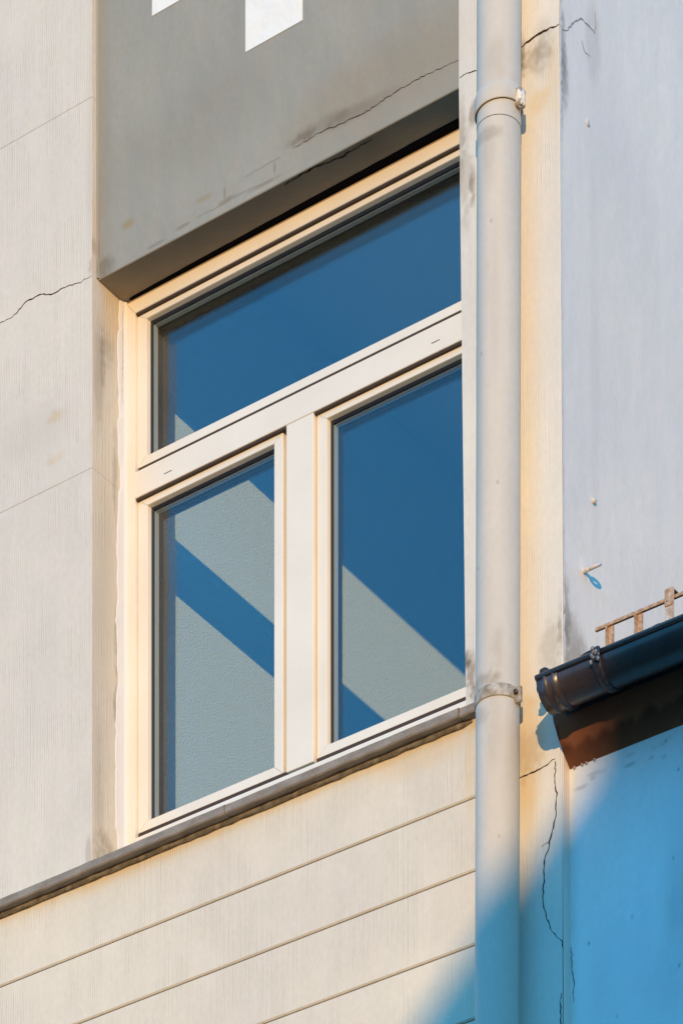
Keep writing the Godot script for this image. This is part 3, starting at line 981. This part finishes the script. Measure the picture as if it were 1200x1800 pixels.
func opposite() -> void:
	# the gabled house across the street, whose roof slope throws the shade over the lower right
	var z0 := 14.0
	var h := thing("gabled_house", "brick house with a steep gabled roof across the street", "house", Vector3(0.262 + 0.64 * z0, 0, z0))
	h.rotation.y = atan2(0.64, 1.0)
	var y0 := 6.369 + 0.03 * z0
	var slope := 0.875 / cos(atan2(0.64, 1.0))
	var left := -1.9
	var ridge := 3.2
	var depth := 7.0
	var out := [Vector2(left, 0), Vector2(2 * ridge - left, 0), Vector2(2 * ridge - left, y0 + slope * left), Vector2(ridge, y0 + slope * ridge), Vector2(left, y0 + slope * left)]
	var st := begin()
	var n := out.size()
	for z in [0.0, depth]:
		for i in range(1, n - 1):
			tri(st, v3(out[0], z), v3(out[i], z), v3(out[i + 1], z), Vector3(0, 0, z - 3))
	for i in [1, 4]:
		var a: Vector2 = out[i]
		var b: Vector2 = out[(i + 1) % n]
		quad(st, v3(a, 0), v3(b, 0), v3(b, depth), v3(a, depth), Vector3(a.x - ridge, 0, 0))
	obj("wall", st, M.brick, h)
	st = begin()
	for s in [-1.0, 1.0]:
		var e := Vector2(ridge + s * (ridge - left), out[4].y)
		var r: Vector2 = out[3]
		var nn := Vector3(s * slope, 1, 0).normalized() * 0.004
		quad(st, v3(e, 0) + nn, v3(r, 0) + nn, v3(r, depth) + nn, v3(e, depth) + nn, nn)
	obj("roof", st, M.tile, h)
	st = begin()
	box(st, Vector3((0.815 - 0.33) * 0.842, 6.0 + 0.03 * z0, 0.05), Vector3((1.25 - 0.33) * 0.842, 7.03 + 0.03 * z0, 0.6))
	obj("added_shade_block", st, M.brick, h)  # unseen block added on the roof to shade the right of the gutter
	for x in [-2.6, 0.0, 2.6]:
		for y in [1.2, 4.0]:
			st = begin()
			box(st, Vector3(ridge + x - 0.5, y, -0.02), Vector3(ridge + x + 0.5, y + 1.4, 0.03))
			obj("window", st, M.dark_glass, h)


# ============================================================ downpipe, gutter and fixings
func pipe_at(y: float) -> Vector3:
	return Vector3(lerpf(0.51818, 0.52397, (y - 6.372) / (8.68 - 6.372)), y, 0.073)


func downpipe() -> void:
	var d := thing("downpipe", "cream painted round downpipe running up the wall beside the window", "downpipe", Vector3.ZERO)
	var r := 0.053
	for seg in [[0.2, 8.392, r], [8.3935, 13.0, r + 0.0006]]:
		var st := begin(true)
		var rings := []
		var n := 14
		for i in n + 1:
			var c := pipe_at(lerpf(seg[0], seg[1], i / float(n)))
			rings.append(circle(c, Vector3.RIGHT, Vector3.BACK, seg[2], 64))
		sweep(st, rings, true, false)
		obj("pipe", st, M.pipe, d)
	# seam ring below the upper bracket
	var sg := begin(true)
	sweep(sg, [circle(pipe_at(8.3905), Vector3.RIGHT, Vector3.BACK, r - 0.001, 64), circle(pipe_at(8.395), Vector3.RIGHT, Vector3.BACK, r - 0.001, 64)], true, false)
	obj("seam", sg, M.joint, d)
	bracket(d, 8.450, 0.042, r + 0.0060, 0.0020, M.pipe, -0.10, true)
	bracket(d, 7.012, 0.030, r + 0.0030, 0.0028, M.clamp, -0.03, false)


func bracket(d: Node3D, y: float, tall: float, r: float, thick: float, mat: Material, tilt: float, crusted: bool) -> void:
	var b := part("bracket", d)
	var c := pipe_at(y)
	var u := Vector3(1, -tilt, 0).normalized()
	var v := Vector3(0, tilt * 0.4, 1).normalized()
	var st := begin(true)
	var rings := []
	for p in [[r - thick, -0.5], [r - 0.0008, -0.5], [r, -0.44], [r, 0.44], [r - 0.0008, 0.5], [r - thick, 0.5]]:
		var ring := circle(c + Vector3(0, p[1] * tall, 0), u, v, p[0], 64)
		rings.append(ring)
	for i in rings.size() - 1:
		for j in 64:
			var a: Vector3 = rings[i][j]
			var e: Vector3 = rings[i][(j + 1) % 64]
			var f: Vector3 = rings[i + 1][(j + 1) % 64]
			var g: Vector3 = rings[i + 1][j]
			quad(st, a, e, f, g, (a + f) / 2 - c if i != 0 and i != 4 else Vector3(0, -1 if i == 0 else 1, 0))
	obj("band", st, mat, b)
	# wall pin, flange with its bolt on the right
	st = begin(true)
	tube(st, [c + Vector3(0, -0.003, -r), Vector3(c.x, y - 0.003, -0.01)], 0.006)
	obj("pin", st, mat, b)
	st = begin()
	var fx := c.x + r
	if crusted:
		box(st, Vector3(fx - 0.006, y - 0.028, 0.060), Vector3(fx + 0.012, y + 0.016, 0.086), 0.004)
		obj("flange", st, M.clamp, b)
		st = begin(true)
		lump(st, Vector3(fx + 0.004, y - 0.006, 0.074), Vector3(0.012, 0.022, 0.014), 0.22)
		for k in 6:
			lump(st, Vector3(fx + rng.randf_range(0.0, 0.013), y + rng.randf_range(-0.030, 0.010), 0.077 + rng.randf_range(-0.008, 0.010)), Vector3.ONE * rng.randf_range(0.003, 0.006), 0.35)
		obj("paint_crust", st, M.frame, b)
	else:
		box(st, Vector3(fx - 0.008, y - 0.022, 0.066), Vector3(fx + 0.013, y + 0.018, 0.080), 0.003)
		obj("flange", st, M.clamp, b)
		st = begin(true)
		sweep(st, [circle(Vector3(fx + 0.003, y, 0.079), Vector3.RIGHT, Vector3.UP, 0.0062, 6), circle(Vector3(fx + 0.003, y, 0.086), Vector3.RIGHT, Vector3.UP, 0.0062, 6)], true)
		obj("bolt", st, M.strap, b)


func arc(x: float, c: Vector2, r: float, a0 := -PI, a1 := 0.0, n := 24) -> Array:
	# half-round section at x; c is (z, y)
	var out := []
	for i in n + 1:
		var a := a0 + (a1 - a0) * i / n
		out.append(Vector3(x, c.y + sin(a) * r, c.x + cos(a) * r))
	return out


func gutter() -> void:
	var g := thing("roof_gutter", "dark brown half-round gutter hung under the eaves of the lower house", "gutter", Vector3.ZERO)
	var c := Vector2(0.123, 6.955)
	var r := 0.0535
	var st := begin(true)
	for rr in [r, r - 0.002]:
		var rings := []
		for x in [0.702, 0.9, 1.4, 2.5, 4.5, 6.6]:
			rings.append(arc(x, c, rr))
		for i in rings.size() - 1:
			for j in 24:
				var m: Vector3 = (rings[i][j] + rings[i + 1][j + 1]) / 2
				var o := Vector3(0, m.y - c.y, m.z - c.x) * (1.0 if rr == r else -1.0)
				quad(st, rings[i][j], rings[i][j + 1], rings[i + 1][j + 1], rings[i + 1][j], o)
	obj("trough", st, M.gutter, g)
	st = begin(true)
	tube(st, [Vector3(0.6985, c.y + 0.002, c.x + r), Vector3(2.0, c.y + 0.002, c.x + r), Vector3(6.6, c.y + 0.002, c.x + r)], 0.0072, 14)
	obj("rolled_rim", st, M.gutter, g)
	# end cap with two raised ribs
	var cap := part("end_cap", g)
	st = begin(true)
	var rings := []
	for p in [[0.6985, r - 0.001], [0.6995, r + 0.002], [0.718, r + 0.002], [0.7205, r + 0.0052], [0.7245, r + 0.0052], [0.727, r + 0.002], [0.742, r + 0.002], [0.7445, r + 0.0048], [0.748, r + 0.0048], [0.750, r + 0.0022], [0.758, r + 0.0022], [0.7585, r]]:
		rings.append(arc(p[0], c, p[1]))
	for i in rings.size() - 1:
		for j in 24:
			var m: Vector3 = (rings[i][j] + rings[i + 1][j + 1]) / 2
			quad(st, rings[i][j], rings[i][j + 1], rings[i + 1][j + 1], rings[i + 1][j], Vector3(0, m.y - c.y, m.z - c.x))
	obj("sleeve", st, M.gutter, cap)
	st = begin()
	var a := arc(0.6987, c, r - 0.0005)
	for j in range(1, 24):
		tri(st, a[0], a[j], a[j + 1], Vector3.LEFT)
	obj("plate", st, M.gutter, cap)
	# straps that hold the trough, corroded where they clip over the rim
	for x in [0.868, 1.75, 2.7, 3.7, 4.7, 5.7]:
		var s := part("strap", g)
		st = begin(true)
		rings = []
		for p in [[-0.0105, r + 0.0004], [-0.0100, r + 0.0034], [0.0100, r + 0.0034], [0.0105, r + 0.0004]]:
			rings.append(arc(x + p[0], c, p[1], -PI * 0.99, -0.02, 24))
		for i in rings.size() - 1:
			for j in 24:
				var m: Vector3 = (rings[i][j] + rings[i + 1][j + 1]) / 2
				var o := Vector3(0, m.y - c.y, m.z - c.x).normalized() + Vector3([-1, 0, 1][i], 0, 0)
				quad(st, rings[i][j], rings[i][j + 1], rings[i + 1][j + 1], rings[i + 1][j], o)
		obj("band", st, M.strap, s)
		st = begin()
		box(st, Vector3(x - 0.0115, c.y - 0.018, c.x + r + 0.001), Vector3(x + 0.0115, c.y + 0.014, c.x + r + 0.0105), 0.003)
		obj("clip", st, M.strap, s)
		if x < 2.0:
			st = begin(true)
			for k in 12:
				lump(st, Vector3(x + rng.randf_range(-0.011, 0.011), c.y + rng.randf_range(-0.022, 0.014), c.x + r + 0.0085 + rng.randf_range(0, 0.003)), Vector3.ONE * rng.randf_range(0.002, 0.0045), 0.35)
			obj("corrosion", st, M.crust, s)
			st = begin()
			box(st, Vector3(x - 0.014, c.y + 0.006, 0.055), Vector3(x + 0.006, c.y + 0.011, c.x + r + 0.002), 0.001)
			obj("stay", st, M.strap, s)


func snow_guard() -> void:
	var s := thing("snow_guard", "rusty snow guard rail standing on the tiles above the brown gutter", "snow guard", Vector3.ZERO)
	var z := -0.05
	var y0 := 7.02
	for row in [[7.1725, 0.0085], [7.045, 0.0085]]:
		var st := begin()
		box(st, Vector3(0.7225, row[0] - row[1] / 2, z - 0.002), Vector3(4.2, row[0] + row[1] / 2, z + 0.006), 0.001)
		obj("rail", st, M.rust, s)
	var x := 0.764
	var k := 0
	while x < 4.1:
		var st := begin()
		if k % 9 != 2:
			# angle section bars
			box(st, Vector3(x - 0.0085, y0, z + 0.0005), Vector3(x + 0.0085, 7.168, z - 0.0045 + 0.002), 0.0004)
			box(st, Vector3(x - 0.0085, y0, z + 0.0006), Vector3(x - 0.0055, 7.168, z + 0.012), 0.0004)
			obj("bar", st, M.rust, s)
		k += 1
		x += 0.0815
	for px in [0.934, 1.75, 2.55, 3.35]:
		var p := part("post", s)
		var st := begin()
		box(st, Vector3(px - 0.0125, 7.0, z + 0.007), Vector3(px + 0.0125, 7.192, z + 0.010), 0.0008)
		box(st, Vector3(px - 0.0125, 7.188, z - 0.012), Vector3(px + 0.0125, 7.191, z + 0.0068), 0.0006)
		obj("flat_bar", st, M.steel, p)
		st = begin()
		box(st, Vector3(px - 0.0120, 7.152, z + 0.0103), Vector3(px + 0.0120, 7.193, z + 0.0125), 0.0008)
		obj("clip", st, M.rust, p)
		st = begin(true)
		sweep(st, [circle(Vector3(px - 0.004, 7.164, z + 0.0120), Vector3.RIGHT, Vector3.UP, 0.0034, 10), circle(Vector3(px - 0.004, 7.164, z + 0.0152), Vector3.RIGHT, Vector3.UP, 0.0026, 10)], true)
		obj("bolt", st, M.steel, p)


func wall_fixings() -> void:
	# screw eye
	var e := thing("screw_eye", "small painted screw eye sticking out of the lilac side wall above the gutter", "screw eye", Vector3(strip_right(7.362), 7.362, -0.095))
	var st := begin(true)
	tube(st, [Vector3(-0.01, 0, 0), Vector3(0.024, 0.0, 0)], 0.0052, 10)
	obj("shank", st, M.plug, e)
	st = begin(true)
	var vdir := Vector3(0, 0.60, -0.80).normalized()
	var path := []
	for i in 25:
		var a := TAU * i / 24.0 + PI
		path.append(Vector3(0.034, 0, 0) + Vector3(cos(a), 0, 0) * 0.0115 + vdir * sin(a) * 0.0115)
	tube(st, path, 0.0045, 8)
	obj("eye", st, M.plug, e)
	st = begin(true)
	sweep(st, [circle(Vector3(-0.002, 0, 0), Vector3.UP, Vector3.BACK, 0.009, 10), circle(Vector3(0.002, 0, 0), Vector3.UP, Vector3.BACK, 0.007, 10), circle(Vector3(0.004, 0, 0), Vector3.UP, Vector3.BACK, 0.004, 10)], true)
	obj("filler", st, M.plug, e)
	for p in [[8.474, -0.126, 0.008, 0.003, "round grey wall plug near the top of the lilac side wall"], [7.555, -0.139, 0.0065, 0.008, "pale wall plug in the lilac side wall just above the screw eye"]]:
		var w := thing("wall_plug", p[4], "wall plug", Vector3(strip_right(p[0]), p[0], p[1]), "wall plugs in the side wall")
		st = begin(true)
		sweep(st, [circle(Vector3(-0.004, 0, 0), Vector3.UP, Vector3.BACK, p[2], 14), circle(Vector3(p[3] * 0.6, 0, 0), Vector3.UP, Vector3.BACK, p[2], 14), circle(Vector3(p[3], 0, 0), Vector3.UP, Vector3.BACK, p[2] * 0.7, 14)], true)
		obj("sleeve", st, M.plug, w)
